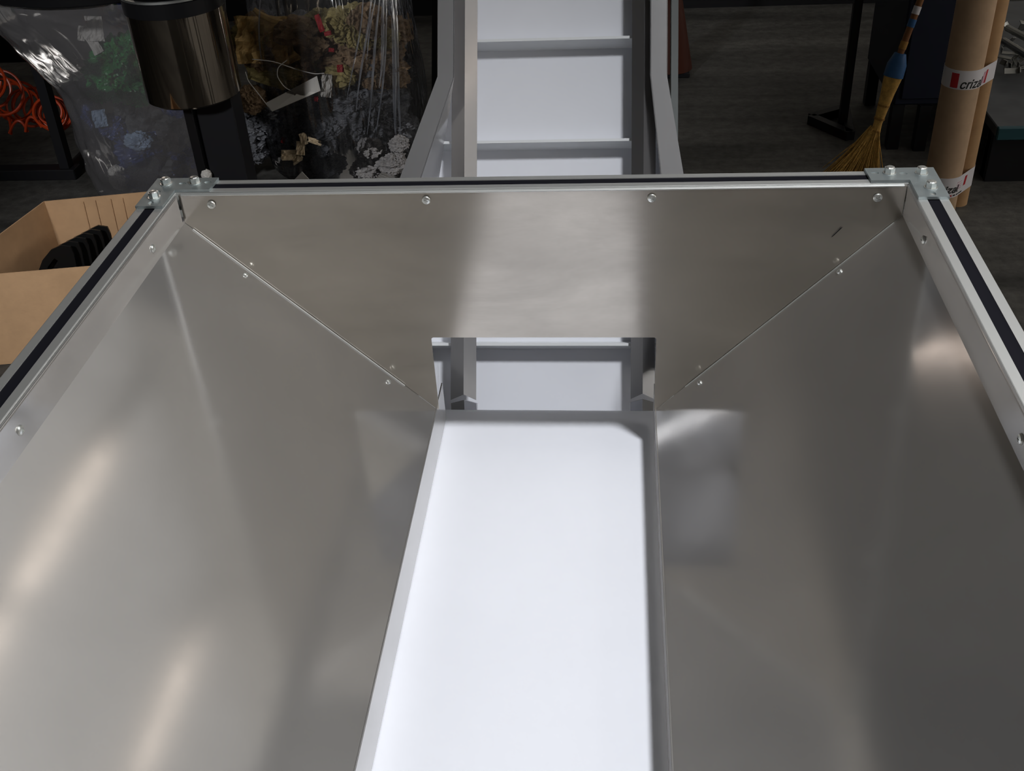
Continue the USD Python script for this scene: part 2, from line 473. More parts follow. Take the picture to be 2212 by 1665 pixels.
def bar_section():
    s = sg.box(-P / 2, -P / 2, P / 2, P / 2).buffer(-0.0012).buffer(0.0012, join_style=1, quad_segs=2)
    cut = sg.Polygon([(-0.0078, P / 2 + 0.001), (0.0078, P / 2 + 0.001), (0.0068, P / 2 - 0.010), (-0.0068, P / 2 - 0.010)])
    for a in (0, 90, 180, 270):
        s = s.difference(affinity.rotate(cut, a, origin=(0, 0)))
    return s


SEC = bar_section()


def bar(p0, p1, up=(0, 0, 1)):
    p0, p1 = np.array(p0, float), np.array(p1, float)
    w = (p1 - p0) / np.linalg.norm(p1 - p0)
    u = np.cross(np.array(up, float), w)
    return extrude(SEC, np.linalg.norm(p1 - p0), frame(p0, u, np.cross(w, u), w))


zc = ZT - P / 2
fb = obj('frame_bar', bar((XL + 0.001, YF - P / 2, zc), (XR - 0.001, YF - P / 2, zc)), 'anodised', hop)
obj('slot_strip', box(XL + 0.005, XR - 0.005, YF - P / 2 - 0.0076, YF - P / 2 + 0.0076, ZT - 0.0055, ZT - 0.0010), 'slot_black', fb)
fl = obj('frame_bar', bar((XL + P / 2, YN + P, zc), (XL + P / 2, YF - P - 0.0005, zc)), 'anodised', hop)
obj('slot_strip', box(XL + P / 2 - 0.0076, XL + P / 2 + 0.0076, YN + P, YF - P - 0.001, ZT - 0.0055, ZT - 0.0010), 'slot_black', fl)
fr_ = obj('frame_bar', bar((XR - P / 2, YN + P, zc), (XR - P / 2, YF - P - 0.0005, zc)), 'anodised', hop)
obj('slot_strip', box(XR - P / 2 - 0.0076, XR - P / 2 + 0.0076, YN + P, YF - P - 0.001, ZT - 0.0055, ZT - 0.0010), 'slot_black', fr_)
fn = obj('frame_bar', bar((XL + 0.001, YN + P / 2, zc), (XR - 0.001, YN + P / 2, zc)), 'anodised', hop)
obj('slot_strip', box(XL + 0.005, XR - 0.005, YN + P / 2 - 0.0076, YN + P / 2 + 0.0076, ZT - 0.0055, ZT - 0.0010), 'slot_black', fn)
for lx in (XL + P / 2, XR - P / 2):
    for ly in (YF - P / 2, YN + P / 2):
        obj('frame_leg', bar((lx, ly, 0.0), (lx, ly, ZT - P - 0.0005), (0, 1, 0)), 'anodised', hop)

# sheets
XLi, XRi = XL + P + 0.0035, XR - P - 0.0020                    # faces of the side sheets
YP = 1.3820                                                   # face of the far sheet
ZF, ZE = 0.9080, 0.5730                                       # fold under the flange, lower edge
XBL, XBR = -0.2820, 0.0640                                    # lower edges
T = 0.0015


def side_sheet(xa, xb, s):
    # flange, slope, thickness; s is +1 for the left sheet
    prof = [(xa, ZT - 0.0015), (xa, ZF), (xb, ZE)]
    poly = strip(prof, T * (-1 if s > 0 else 1))
    hem = sg.Point(xa - s * 0.0012, ZT - 0.0030).buffer(0.0018, quad_segs=3)
    poly = unary_union([poly, hem]) if True else poly
    m = extrude(poly, (YP - 0.0005) - (YN + P + 0.002), frame((0, YN + P + 0.002, 0), (1, 0, 0), (0, 0, 1), (0, 1, 0)))
    m.fix_normals()
    w = 0.007 if s > 0 else 0.0025
    return trimesh.boolean.difference([m, box(xa - 0.006, xa + 0.006, YP - w, YP + 0.01, ZF + 0.004, ZT + 0.01)])


obj('side_panel', side_sheet(XLi, XBL, 1), 'sheet_steel', hop, label='left sloping steel side sheet')
obj('side_panel', side_sheet(XRi, XBR, -1), 'sheet_steel', hop, label='right sloping steel side sheet')


def end_sheet(opening):
    o = [(XLi, ZT - 0.004), (XLi, ZF), (XBL, ZE), (XBR, ZE), (XRi, ZF), (XRi, ZT - 0.004)]
    p = sg.Polygon(o)
    if opening:
        cut = sg.box(XBL + 0.0030, ZE - 0.01, XBR - 0.0010, 0.7095).buffer(-0.004).buffer(0.004)
        cut = unary_union([cut, sg.box(XBL + 0.0030, ZE - 0.01, XBR - 0.0010, 0.66)])
        p = p.difference(cut)
    return p


obj('end_panel', extrude(end_sheet(True), T, frame((0, YP, 0), (1, 0, 0), (0, 0, 1), (0, -1, 0)) @ trimesh.transformations.translation_matrix((0, 0, -T))), 'plate_steel', hop,
    label='upright far steel sheet with a rectangular opening')
obj('end_panel', extrude(end_sheet(False), T, frame((0, YN + P + 0.001, 0), (1, 0, 0), (0, 0, 1), (0, -1, 0))), 'plate_steel', hop)
# rolled top edge of the far sheet against the bar
obj('edge_trim', cat([cyl((XLi + 0.004, YP + 0.0005, ZT - 0.0035), (XRi - 0.004, YP + 0.0005, ZT - 0.0035), 0.0018, 10),
                      cyl((XLi + 0.004, YP + 0.0030, ZT - 0.0012), (XRi - 0.004, YP + 0.0030, ZT - 0.0012), 0.0010, 8)]), 'anodised', hop)
# rounded seam where each slope meets the far sheet
for s_, xa, xb in ((1, XLi, XBL), (-1, XRi, XBR)):
    e0, e1 = np.array([xa, YP - 0.0022, ZF]), np.array([xb, YP - 0.0022, ZE])
    nn = np.array([s_ * 0.7, 0, 0.7]) * 0.0006
    obj('seam_edge', cyl(e0 + (e1 - e0) * 0.03 + nn, e0 + (e1 - e0) * 0.86 + nn, 0.0012 if s_ > 0 else 0.0007, 10), 'anodised', hop)
# upright skirts beside the belt
obj('skirt', box(XBL - 0.0026, XBL - 0.0006, YN + P + 0.01, 1.452, 0.5022, ZE + 0.002), 'sheet_steel', hop)
obj('skirt', box(XBR + 0.0006, XBR + 0.0026, YN + P + 0.01, 1.452, 0.5022, ZE + 0.002), 'sheet_steel', hop)

# corner brackets with bolts


def bracket(x, sx):
    Lb, Wb = 0.092, 0.0395
    poly = sg.Polygon([(0, 0), (Lb, 0), (Lb - 0.002, -Wb), (Wb, -Wb), (Wb, -Lb), (0, -Lb)])
    holes = [(0.044, -0.019), (0.081, -0.016), (0.017, -0.047), (0.019, -0.082)]
    for hx, hy in holes:
        poly = poly.difference(affinity.scale(sg.Point(hx, hy).buffer(0.0036, quad_segs=5), 1.5 if hx > 0.03 else 1.0, 1.0 if hx > 0.03 else 1.5))
    poly = affinity.scale(poly, sx, 1, origin=(0, 0))
    b = obj('corner_bracket', extrude(poly, 0.004, frame((x, YF, ZT + 0.0002), (1, 0, 0), (0, 1, 0), (0, 0, 1))), 'zinc', hop)
    for hx, hy in holes:
        pg = affinity.scale(sg.Point(x + sx * hx, YF + hy).buffer(0.0035, quad_segs=5), 1.5 if hx > 0.03 else 1.0, 1.0 if hx > 0.03 else 1.5)
        obj('rivet', extrude(pg, 0.0022, frame((0, 0, ZT + 0.0004), (1, 0, 0), (0, 1, 0), (0, 0, 1))), 'screw_metal', b)
    for hx, hy in ((0.020, -0.019), (0.062, -0.017), (0.018, -0.064)):
        c = np.array([x + sx * hx, YF + hy, ZT + 0.0042])
        head = trimesh.creation.cylinder(0.0072, 0.0075, sections=6)
        head.apply_translation((0, 0, 0.0045))
        prof = [(0, 0), (0.0088, 0), (0.0088, 0.0012), (0, 0.0012)]
        dome_ = lathe([(0, 0.0080), (0.0062, 0.0080), (0.0048, 0.0094), (0, 0.0096)], 12)
        m = cat([lathe(prof, 20), head, dome_])
        m.apply_transform(trimesh.transformations.rotation_matrix(rng.uniform(0, 1), (0, 0, 1)))
        m.apply_translation(c)
        obj('bolt', m, 'screw_metal', b)


bracket(XL, 1)
bracket(XR, -1)


def screw(p, n, r=0.0058):
    """Pan-head screw with a cross recess, its head standing on the sheet at p along n."""
    head = lathe([(0, 0), (r, 0), (r, 0.0008), (r * 0.86, 0.0021), (r * 0.5, 0.0028), (0, 0.0030)], 20)
    slot = cat([box(-r * 0.5, r * 0.5, -r * 0.09, r * 0.09, 0.0012, 0.0040), box(-r * 0.09, r * 0.09, -r * 0.5, r * 0.5, 0.0012, 0.0040)])
    try:
        import manifold3d as m3
        mk = lambda t: m3.Manifold(m3.Mesh(np.asarray(t.vertices, np.float32), np.asarray(t.faces, np.uint32)))
        hm = m3.Manifold.revolve(m3.CrossSection([[(0, 0), (r, 0), (r, 0.0008), (r * 0.86, 0.0021), (r * 0.5, 0.0028), (0, 0.0030)]]), 20)
        a = m3.Manifold.cube((r, r * 0.2, 0.003), True).translate((0, 0, 0.0030))
        hm = hm - a.rotate((0, 0, 30)) - a.rotate((0, 0, 120))
        v, f, _ = meshkit.arrays(hm)
        head = trimesh.Trimesh(v, f, process=False)
    except Exception:
        pass
    n = np.array(n, float) / np.linalg.norm(n)
    u = np.cross(n, (0.3, 0.9, 0.2))
    u /= np.linalg.norm(u)
    head.apply_transform(frame(np.array(p) + n * 0.0001, u, np.cross(n, u), n))
    obj('screw', head, 'screw_metal', hop, smooth=35)


for x, z in ((-0.576, 0.937), (-0.264, 0.940), (0.051, 0.939), (0.355, 0.9355)):
    screw((x, YP - T, z), (0, -1, 0), 0.0063)
for y in (1.262, 0.86, 0.46):
    screw((XLi + 0.0001, y, 0.930), (1, 0, 0))
for y in (1.270, 0.86, 0.46):
    screw((XRi - 0.0001, y, 0.929), (-1, 0, 0))
for s, (xa, xb) in ((1, (XLi, XBL)), (-1, (XRi, XBR))):
    for k, dy in ((0.235, 0.016), (0.80, 0.020)):
        screw((xa + (xb - xa) * k, YP - dy, ZF + (ZE - ZF) * k + 0.0001), (s * 0.7, 0, 0.7), 0.0042)
# scratch on the far sheet, right of the opening
obj('scratch_mark', hullm([(0.300, YP - T - 0.0002, 0.876), (0.3025, YP - T - 0.0002, 0.8775), (0.314, YP - T - 0.0002, 0.8915), (0.3115, YP - T - 0.0002, 0.8905),
                           (0.300, YP - T, 0.876), (0.314, YP - T, 0.8915)]), 'slot_black', hop)

# ================================================================== FLAT BELT CONVEYOR UNDER THE HOPPER
bc = thing('belt_conveyor', 'flat white belt conveyor running under the steel hopper', 'conveyor', (-0.109, 0.5, 0.0))
ZB, RP, EA = 0.5000, 0.120, 0.150
ya, yb = -0.25, 1.420
arc = [(yb + EA * math.sin(a), ZB - RP + RP * math.cos(a)) for a in np.linspace(0, PI, 25)]
arc2 = [(ya - RP * math.sin(a), ZB - RP - RP * math.cos(a)) for a in np.linspace(0, PI, 17)]
loop = sg.Polygon(arc + arc2)
bx0, bx1 = -0.305, 0.087
obj('belt', extrude(loop.difference(loop.buffer(-0.003)), bx1 - bx0, frame((bx0, 0, 0), (0, 1, 0), (0, 0, 1), (1, 0, 0))), 'belt_white', bc, smooth=30)
for yy in (ya, yb):
    obj('roller', cyl((bx0 - 0.01, yy, ZB - RP), (bx1 + 0.01, yy, ZB - RP), RP - 0.0045, 40), 'conveyor_steel', bc, smooth=40)
for x0, x1 in ((bx0 - 0.022, bx0 - 0.012), (bx1 + 0.012, bx1 + 0.022)):
    obj('side_rail', box(x0, x1, ya - 0.05, yb + 0.03, ZB - 2 * RP, ZB - 0.02, 0.001), 'conveyor_steel', bc)
for x0 in (bx0 - 0.062, bx1 + 0.022):
    for yy in (0.02, 1.15):
        obj('leg', box(x0, x0 + 0.04, yy, yy + 0.04, 0, ZB - RP - 0.05), 'conveyor_steel', bc)

# ================================================================== INCLINED CLEATED CONVEYOR
TH = math.radians(54.8)
IO = np.array([0, 1.76, 0.5])
SD = np.array([0, math.cos(TH), math.sin(TH)])
ND = np.array([0, -math.sin(TH), math.cos(TH)])


def I(x, s, o):
    return IO + np.array([x, 0, 0]) + SD * s + ND * o


def pix(u, v, o):
    """(x, s) of the point at height o over the inclined belt seen at pixel (u, v)."""
    d = R @ np.array([u - W / 2, v - H / 2, FPX])
    q = IO + ND * o
    t = ((q - EYE) @ ND) / (d @ ND)
    p = EYE + d * t
    return p[0], (p - IO) @ SD


def slab(x0, x1, s0, s1, o0, o1):
    return hullm([I(x, s, o) for x in (x0, x1) for s in (s0, s1) for o in (o0, o1)])


ic = thing('incline_conveyor', 'steep white cleated belt conveyor with folded steel sides behind the hopper', 'conveyor', (-0.11, 1.9, 0.0))
S0, SW, S1 = -0.24, -0.09, 1.75
IX0, IX1 = pix(948, 300, 0)[0], pix(1437, 300, 0)[0]
AX0, AX1, AS = pix(906, 300, 0)[0], pix(1458, 300, 0)[0], 0.31
obj('belt', slab(IX0, IX1, S0, S1, -0.004, 0.0), 'belt_white', ic)
for x0, x1 in ((AX0, IX0 + 0.0005), (IX1 - 0.0005, AX1)):
    obj('belt_apron', slab(x0, x1, S0, AS, -0.004, 0.0), 'belt_white', ic)
HC = 0.044
s1 = pix(1200, 84, HC)[1]
s2 = pix(1200, 304, HC)[1]
step = s1 - s2
for k in range(-2, 7):
    sk = s2 + step * k
    m = hullm([I(x, sk + ds, o) for x in ((IX0 + 0.004, IX1 - 0.004) if sk > AS - 0.01 else (AX0 + 0.004, AX1 - 0.004)) for ds, o in ((-0.007, 0), (0.007, 0), (-0.0025, HC), (0.0025, HC))])
    obj('cleat', m, 'cleat_white', ic)
# roof-shaped hold-down guides running up each side
for (ul, ua, ur), v1 in (((975, 1003, 1030), 862), ((1364, 1390, 1416), 860)):
    oe, oa = 0.058, 0.074
    xl, xa, xr = pix(ul, 400, oe)[0], pix(ua, 400, oa)[0], pix(ur, 400, oe)[0]
    se, sa = pix(ua, v1 + 2, oe)[1], pix(ua, v1 - 10, oa)[1]
    pts, F = [], []
    for s_, top in ((0, False), (1, True)):
        for dx, do in ((0, 0), (0, -0.002)):
            for x, o, sb in ((xl, oe, se), (xa, oa, sa), (xr, oe, se)):
                pts.append(I(x, S1 if top else sb, o + do))
    q = lambda a, b, c, d: [(a, b, c), (a, c, d)]
    F = q(0, 1, 7, 6) + q(1, 2, 8, 7) + q(3, 9, 10, 4) + q(4, 10, 11, 5) + q(0, 6, 9, 3) + q(2, 5, 11, 8) + q(0, 3, 4, 1) + q(1, 4, 5, 2) + q(6, 7, 10, 9) + q(7, 8, 11, 10)
    g = trimesh.Trimesh(pts, F, process=False)
    g.fix_normals()
    for lo in (True, False):
        h = trimesh.intersections.slice_mesh_plane(g, (-SD if lo else SD), I(0, 0.20 - (0.0005 if lo else -0.0005), 0), cap=True, engine='earcut')
        obj('hold_down_guide', h, 'guide_steel' if lo else 'guide_bright', ic)
    # short lead-in piece under the mitred end
    e = [I(xl, se - 0.006, oe - 0.004), I(xr, se - 0.006, oe - 0.004), I(xa, sa - 0.010, oa - 0.006)]
    dn = np.array([0, -0.012, -0.05])
    obj('guide_foot', hullm(e + [p + dn for p in e[:2]] + [e[2] + dn * 1.1] + [p + ND * -0.02 for p in e]), 'conveyor_steel', ic)
# folded side walls with outward flanges, flared near the foot
OF = 0.105


def wall_side(sgn, inner, outer):
    """inner, outer: pixels (top, knee, foot) of the flange edges."""
    xi = [pix(u, v, OF) for u, v in inner]
    xo = [pix(u, v, OF - dz) for (u, v), dz in zip(outer, (0, 0, 0))]
    xi[0] = (xi[0][0], S1)
    xo[0] = (xo[0][0], S1)
    # carry the flare on below the hopper frame
    for L in (xi, xo):
        (xa_, sa_), (xb_, sb_) = L[1], L[2]
        L.append((xb_ + (xb_ - xa_) * 0.25, sb_ + (sb_ - sa_) * 0.25))
        L.append((L[-1][0], SW))
    th = 0.002
    quads = []
    for a in range(4):
        (x0_, s0_), (x1_, s1_) = xi[a], xi[a + 1]
        (y0_, t0_), (y1_, t1_) = xo[a], xo[a + 1]
        drop = 0.0
        fl_ = [I(x0_, s0_, OF), I(x1_, s1_, OF), I(y0_, t0_, OF), I(y1_, t1_, OF - drop)]
        quads.append(('side_flange', hullm(fl_ + [p - ND * th for p in fl_])))
        dx = np.array([-sgn * -th, 0, 0])
        wb = (IX0 if sgn < 0 else IX1) if a < 2 else (AX0 if sgn < 0 else AX1)
        wa = (IX0 if sgn < 0 else IX1) if a < 3 else wb
        wl = [I(x0_, s0_, OF), I(x1_, s1_, OF), I(wa + sgn * 0.002, s0_, -0.003), I(wb + sgn * 0.002, s1_, -0.003)]
        quads.append(('side_wall', hullm(wl + [p + np.array([sgn * th, 0, 0]) for p in wl])))
    for nm, m in quads:
        obj(nm, m, 'wall_steel' if nm == 'side_wall' and sgn < 0 else 'conveyor_steel', ic)
    return xo


wall_side(-1, ((981, 0), (981, 168), (912, 378)), ((945, 0), (945, 165), (866, 378)))
wall_side(1, ((1404, 0), (1404, 160), (1426, 372)), ((1440, 0), (1440, 158), (1476, 372)))
# cheek sheets closing the drop between the flat belt and the incline
for xx in (-0.355, 0.128):
    q0, q1 = I(xx, -0.03, 0.004), I(xx, 0.20, 0.004)
    prof = sg.Polygon([(1.600, q0[2]), (1.446, 0.60), (1.446, 0.80), (1.60, 0.80), (q1[1], q1[2]), (q0[1], q0[2])])
    obj('chute_cheek', extrude(prof, 0.002, frame((xx, 0, 0), (0, 1, 0), (0, 0, 1), (1, 0, 0))), 'conveyor_steel', ic)
# outer rails behind the flanges
xr0, xr1 = pix(1450, 100, -0.06)[0], pix(1463, 100, -0.06)[0]
obj('outer_rail', slab(xr0, xr1 + 0.002, 0.33, S1, -0.10, -0.06), 'rail_grey', ic)
xl0, xl1 = pix(933, 60, -0.06)[0], pix(944, 60, -0.06)[0]
obj('outer_rail', slab(xl0, xl1, 0.45, S1, -0.10, -0.06), 'black_paint', ic)
obj('belt_bed', slab(IX0 + 0.03, IX1 - 0.03, S0, S1, -0.055, -0.008), 'conveyor_steel', ic)
for xx in (-0.26, 0.02):
    obj('leg', box(xx, xx + 0.04, 2.40, 2.44, 0.0, 1.30), 'conveyor_steel', ic)
    obj('leg', box(xx, xx + 0.04, 1.75, 1.79, 0.0, 0.38), 'conveyor_steel', ic)

# ================================================================== CARDBOARD BOX ON THE LEFT
BH = 0.277
bl, fl_, fr2, br2 = np.array([-1.667, 2.790]), np.array([-1.746, 2.335]), np.array([-1.255, 2.416]), np.array([-1.180, 2.884])
cb = thing('cardboard_box', 'open brown cardboard box holding black parts beside the hopper frame', 'box', (-1.46, 2.6, 0.0))
for nm, a, b in (('back_wall', bl, br2), ('side_wall', fl_, bl), ('front_wall', fl_, fr2), ('side_wall', fr2, br2)):
    d = (b - a) / np.linalg.norm(b - a)
    n_ = np.array([-d[1], d[0]]) * 0.0035
    m = hullm([(*(p + s * n_), z) for p in (a, b) for s in (-0.5, 0.5) for z in (0.001, BH)])
    obj(nm, m, 'cardboard', cb)
# creases: the flaps folded outside the long walls
for nm, a, b, out in (('flap', fl_, fr2, (0.012, -0.07)), ):
    o_ = np.array(out)
obj('bottom', hullm([(*p, z) for p in (bl, fl_, fr2, br2) for z in (0.001, 0.006)]), 'cardboard', cb)
# corrugation creases on the inside of the back wall
for k in (0.20, 0.27, 0.36, 0.43):
    p = bl + (br2 - bl) * k
    obj('crease', cyl((p[0], p[1] - 0.0022, 0.03), (p[0] + 0.012, p[1] - 0.0022, BH - 0.01), 0.0008, 6), 'cardboard', cb)

# black moulded plates standing in the box
plate = sg.Polygon([(0, 0), (0.002, 0.020), (0.022, 0.062), (0.050, 0.108), (0.080, 0.136), (0.108, 0.146), (0.132, 0.140), (0.136, 0.120), (0.132, 0.0)]).buffer(0.004).buffer(-0.002)
slot_ = sg.Polygon([(0.042, 0.055), (0.058, 0.088), (0.082, 0.112), (0.090, 0.104), (0.070, 0.080), (0.056, 0.050)])
NTH = ('frontmost', 'second', 'third', 'fourth', 'fifth', 'rearmost')
for k in range(6):
    pl = extrude(plate.difference(slot_), 0.007, frame((-1.650 + 0.012 * k, 2.565 + 0.024 * k, 0.088), (0.985, 0.17, 0), (0, 0.10, 0.995), (0.17, -0.985, 0.10)))
    single('moulded_part', pl, 'part_black', NTH[k] + ' of the glossy black curved plates standing in the cardboard box', 'plastic part', 'black curved plates in the cardboard box')
single('black_bar', box(-1.44, -1.30, 2.60, 2.625, 0.15, 0.18, 0.004).apply_transform(trimesh.transformations.rotation_matrix(0.35, (0, 0.3, 1), (-1.37, 2.61, 0.165))), 'part_black',
       'short straight black bar at the right end of the parts in the cardboard box', 'plastic part')
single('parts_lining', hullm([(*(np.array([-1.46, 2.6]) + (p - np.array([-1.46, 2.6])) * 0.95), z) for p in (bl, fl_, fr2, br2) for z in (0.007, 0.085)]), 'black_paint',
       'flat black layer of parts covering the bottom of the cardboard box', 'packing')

# ================================================================== DISC, BAG AND WASTE (LEFT)
ds = thing('disc_table', 'round black disc on a post above the hazy clear rubbish bag', 'table', (-1.66, 3.60, 0.0))
rim_z = 0.722
obj('disc', lathe([(0, rim_z), (0.43, rim_z), (0.436, rim_z + 0.006), (0.436, rim_z + 0.030), (0.430, rim_z + 0.034), (0, rim_z + 0.034)], 72, (-1.66, 3.60, 0)), 'black_gloss', ds, smooth=30)
obj('mat', lathe([(0, rim_z + 0.0345), (0.385, rim_z + 0.0345), (0.385, rim_z + 0.038), (0, rim_z + 0.038)], 64, (-1.68, 3.62, 0)), 'disc_top', ds)
obj('post', cyl((-1.66, 3.85, 0.02), (-1.66, 3.85, rim_z), 0.03), 'black_paint', ds)
obj('foot', lathe([(0, 0), (0.18, 0), (0.18, 0.012), (0.04, 0.03), (0, 0.03)], 32, (-1.66, 3.85, 0)), 'black_paint', ds)


def bag_shell(rows, nth=120, nz=44, fold=0.008, pleat=None, seed=1):
    """rows: (z, centre x, centre y, half width x, half depth y). An open film skin with folds."""
    rows = np.array(sorted(rows), float)
    zs = np.linspace(rows[0, 0], rows[-1, 0], nz)
    th = np.linspace(0, 2 * PI, nth, endpoint=False)
    V = []
    for z in zs:
        cx, cy, a, b = [np.interp(z, rows[:, 0], rows[:, k]) for k in range(1, 5)]
        c, s = np.cos(th), np.sin(th)
        e = 0.82
        x = cx + a * np.sign(c) * np.abs(c) ** e
        y = cy + b * np.sign(s) * np.abs(s) ** e
        q = np.stack([x * 9, y * 9, np.full_like(x, z * 4)], -1)
        d = fold * (np.abs(meshkit.fbm(q, 3, seed) - 0.5) * 4 - 0.6)
        q2 = np.stack([x * 30, y * 30, np.full_like(x, z * 13)], -1)
        d = d + fold * 0.35 * (np.abs(meshkit.fbm(q2, 2, seed + 9) - 0.5) * 4 - 0.6)
        if pleat is not None:
            d = d + pleat(th, z)
        V.append(np.stack([x + d * c, y + d * s, np.full_like(x, z)], -1))
    V = np.vstack(V)
    F = []
    for i in range(nz - 1):
        for k in range(nth):
            a0, a1, b0, b1 = i * nth + k, i * nth + (k + 1) % nth, (i + 1) * nth + k, (i + 1) * nth + (k + 1) % nth
            F += [(a0, a1, b1), (a0, b1, b0)]
    L = len(V)
    V = np.vstack([V, [[rows[0, 1], rows[0, 2], rows[0, 0]]]])
    F += [(L, (k + 1) % nth, k) for k in range(nth)]
    return trimesh.Trimesh(V, F, process=False)


bag1 = thing('rubbish_bag', 'hazy clear plastic bag of green and blue film scrap hung below the black disc', 'bag', (-1.54, 3.45, 0.0))
bag1_rows = [(0.004, -1.56, 3.46, 0.21, 0.15), (0.03, -1.575, 3.45, 0.24, 0.18), (0.13, -1.58, 3.44, 0.25, 0.20), (0.30, -1.583, 3.43, 0.25, 0.20), (0.40, -1.585, 3.43, 0.255, 0.20),
             (0.52, -1.615, 3.42, 0.295, 0.20), (0.62, -1.645, 3.40, 0.33, 0.195), (0.718, -1.655, 3.385, 0.34, 0.19)]
obj('film', bag_shell(bag1_rows, fold=0.012, seed=3), 'bag_film', bag1, smooth=50)

# its contents
single('green_scrap', cat([crumple(at(u, v, y), (r, r * 0.8, r * 0.9), k, 0.8, 4, 3.2) for k, (u, v, y, r) in enumerate(
    ((245, 125, 3.36, 0.062), (278, 110, 3.38, 0.055), (225, 160, 3.36, 0.055), (258, 180, 3.38, 0.065), (300, 160, 3.42, 0.06), (215, 198, 3.38, 0.035), (285, 205, 3.40, 0.05)))]), 'green_film',
       'tangled bright green film scrap in the bag below the black disc', 'plastic scrap')
single('white_scrap', cat([sheetlet(at(203, 62, 3.31), (0.055, 0.075), 4, ax=(1, 0.2, 0.1, 1.3)), sheetlet(at(198, 88, 3.305), (0.035, 0.085), 9, ax=(1, -0.2, 0.3, 1.4))]), 'paper_white',
       'torn white scrap sticking up out of the green film in the bag', 'paper scrap')
single('white_scrap', sheetlet(at(176, 72, 3.32), (0.022, 0.045), 14, ax=(1, 0.4, 0.1, 1.2)), 'paper_white', 'tiny white scrap left of the torn one above the green film', 'paper scrap')
single('blue_scrap', cat([crumple(at(u, v, y), (r, r * 0.8, r * 0.8), 20 + k, 0.7, 4, 2.8) for k, (u, v, y, r) in enumerate(
    ((190, 252, 3.36, 0.042), (240, 272, 3.35, 0.042), (185, 230, 3.40, 0.025), (282, 262, 3.41, 0.05)))]), 'blue_film', 'shiny blue film scrap just below the green film in the bag', 'plastic scrap')
single('blue_scrap', cat([crumple(at(u, v, y), (r, r * 0.8, r * 0.8), 30 + k, 0.7, 4, 2.8) for k, (u, v, y, r) in enumerate(
    ((320, 320, 3.36, 0.09), (385, 350, 3.38, 0.075), (300, 372, 3.34, 0.07), (390, 255, 3.42, 0.06), (345, 390, 3.38, 0.06)))]), 'blue_film', 'large dark blue film heap at the bottom of the bag below the disc', 'plastic scrap')
single('pale_blue_scrap', cat([sheetlet(at(215, 256, 3.295), (0.045, 0.055), 31, ax=(1, 0.1, 0.2, 1.3))]), 'pale_blue', 'small pale blue film piece between the blue scraps in the bag', 'plastic scrap')
single('pale_blue_scrap', crumple(at(300, 305, 3.27), (0.04, 0.025, 0.03), 33, 0.6, 3), 'pale_blue', 'faded blue wad in front of the dark blue heap in the bag', 'plastic scrap')
single('white_wad', crumple(at(257, 382, 3.30), (0.034, 0.03, 0.042), 41, 0.35, 4), 'card_strip', 'round white wad at the bottom of the bag under the disc', 'paper scrap')
single('white_wad', crumple(at(212, 333, 3.30), (0.010, 0.010, 0.014), 43, 0.4, 3), 'paper_white', 'pea-sized white wad above the round one in the bag', 'paper scrap')
single('white_wad', crumple(at(446, 377, 3.05), (0.016, 0.014, 0.018), 44, 0.25, 3), 'paper_white', 'small white wad beside the black post under the steel drum', 'paper scrap')
rs = np.random.RandomState(5)
fill = []
for k in range(34):
    z = rs.uniform(0.03, 0.34)
    a = rs.uniform(0, 2 * PI)
    q = rs.uniform(0.0, 0.78)
    fill.append(crumple((-1.535 + 0.20 * q * math.cos(a), 3.47 + 0.16 * q * math.sin(a), z + 0.02), (rs.uniform(0.03, 0.06),) * 3, 100 + k, 0.6, 3))
tag(single('waste_fill', cat(fill), 'grey_scrap', 'dim grey waste filling the lower half of the hazy bag', 'waste', kind='stuff'))

# ================================================================== STEEL DRUM ON A BLACK STAND
dx, dy = -1.262, 3.09
dr = thing('steel_drum', 'dark polished steel drum carried on a black pedestal between the two bags', 'drum', (dx, dy, 0.0))
obj('drum_body', lathe([(0, 0.482), (0.134, 0.482), (0.140, 0.488), (0.140, 0.742), (0, 0.742)], 96, (dx, dy, 0)), 'dark_chrome', dr, smooth=30)
obj('rim_band', lathe([(0, 0.743), (0.1435, 0.743), (0.1435, 0.782), (0.139, 0.785), (0, 0.785)], 96, (dx, dy, 0)), 'black_gloss', dr, smooth=30, label='broad dark band round the top of the drum')
obj('lip', lathe([(0.135, 0.786), (0.1445, 0.786), (0.1445, 0.792), (0.135, 0.792), (0.135, 0.786)], 96, (dx, dy, 0)), 'screw_metal', dr, smooth=30)
obj('head', lathe([(0, 0.793), (0.11, 0.793), (0.11, 1.05), (0.09, 1.08), (0, 1.08)], 48, (dx, dy, 0)), 'black_paint', dr, smooth=30)
obj('post', box(dx - 0.030, dx - 0.002, dy - 0.045, dy - 0.010, 0.012, 0.481, 0.002), 'black_gloss', dr)
obj('pedestal', box(dx + 0.004, dx + 0.120, dy - 0.03, dy + 0.06, 0.012, 0.481, 0.003), 'black_paint', dr)
obj('base_plate', box(dx - 0.10, dx + 0.16, dy - 0.09, dy + 0.12, 0.0, 0.0115, 0.002), 'black_paint', dr)

# ================================================================== SECOND BAG
bag2 = thing('rubbish_bag', 'tall clear bag of brown, white and grey waste with shiny pleats beside the conveyor', 'bag', (-0.96, 3.66, 0.0))


def pleats(th, z):
    # sharp gathers on the right-hand side, fading out to the left
    w = np.clip(np.cos(th + 0.55), 0, 1) ** 1.2
    ph = th * 34 + 2.5 * np.sin(z * 4) + 1.3 * np.sin(th * 9)
    return w * 0.010 * (1 - np.abs(np.sin(ph)) ** 0.5 * 1.2) + 0.35 * 0.006 * (np.abs(np.sin(th * 21 + z * 3)) - 0.5)


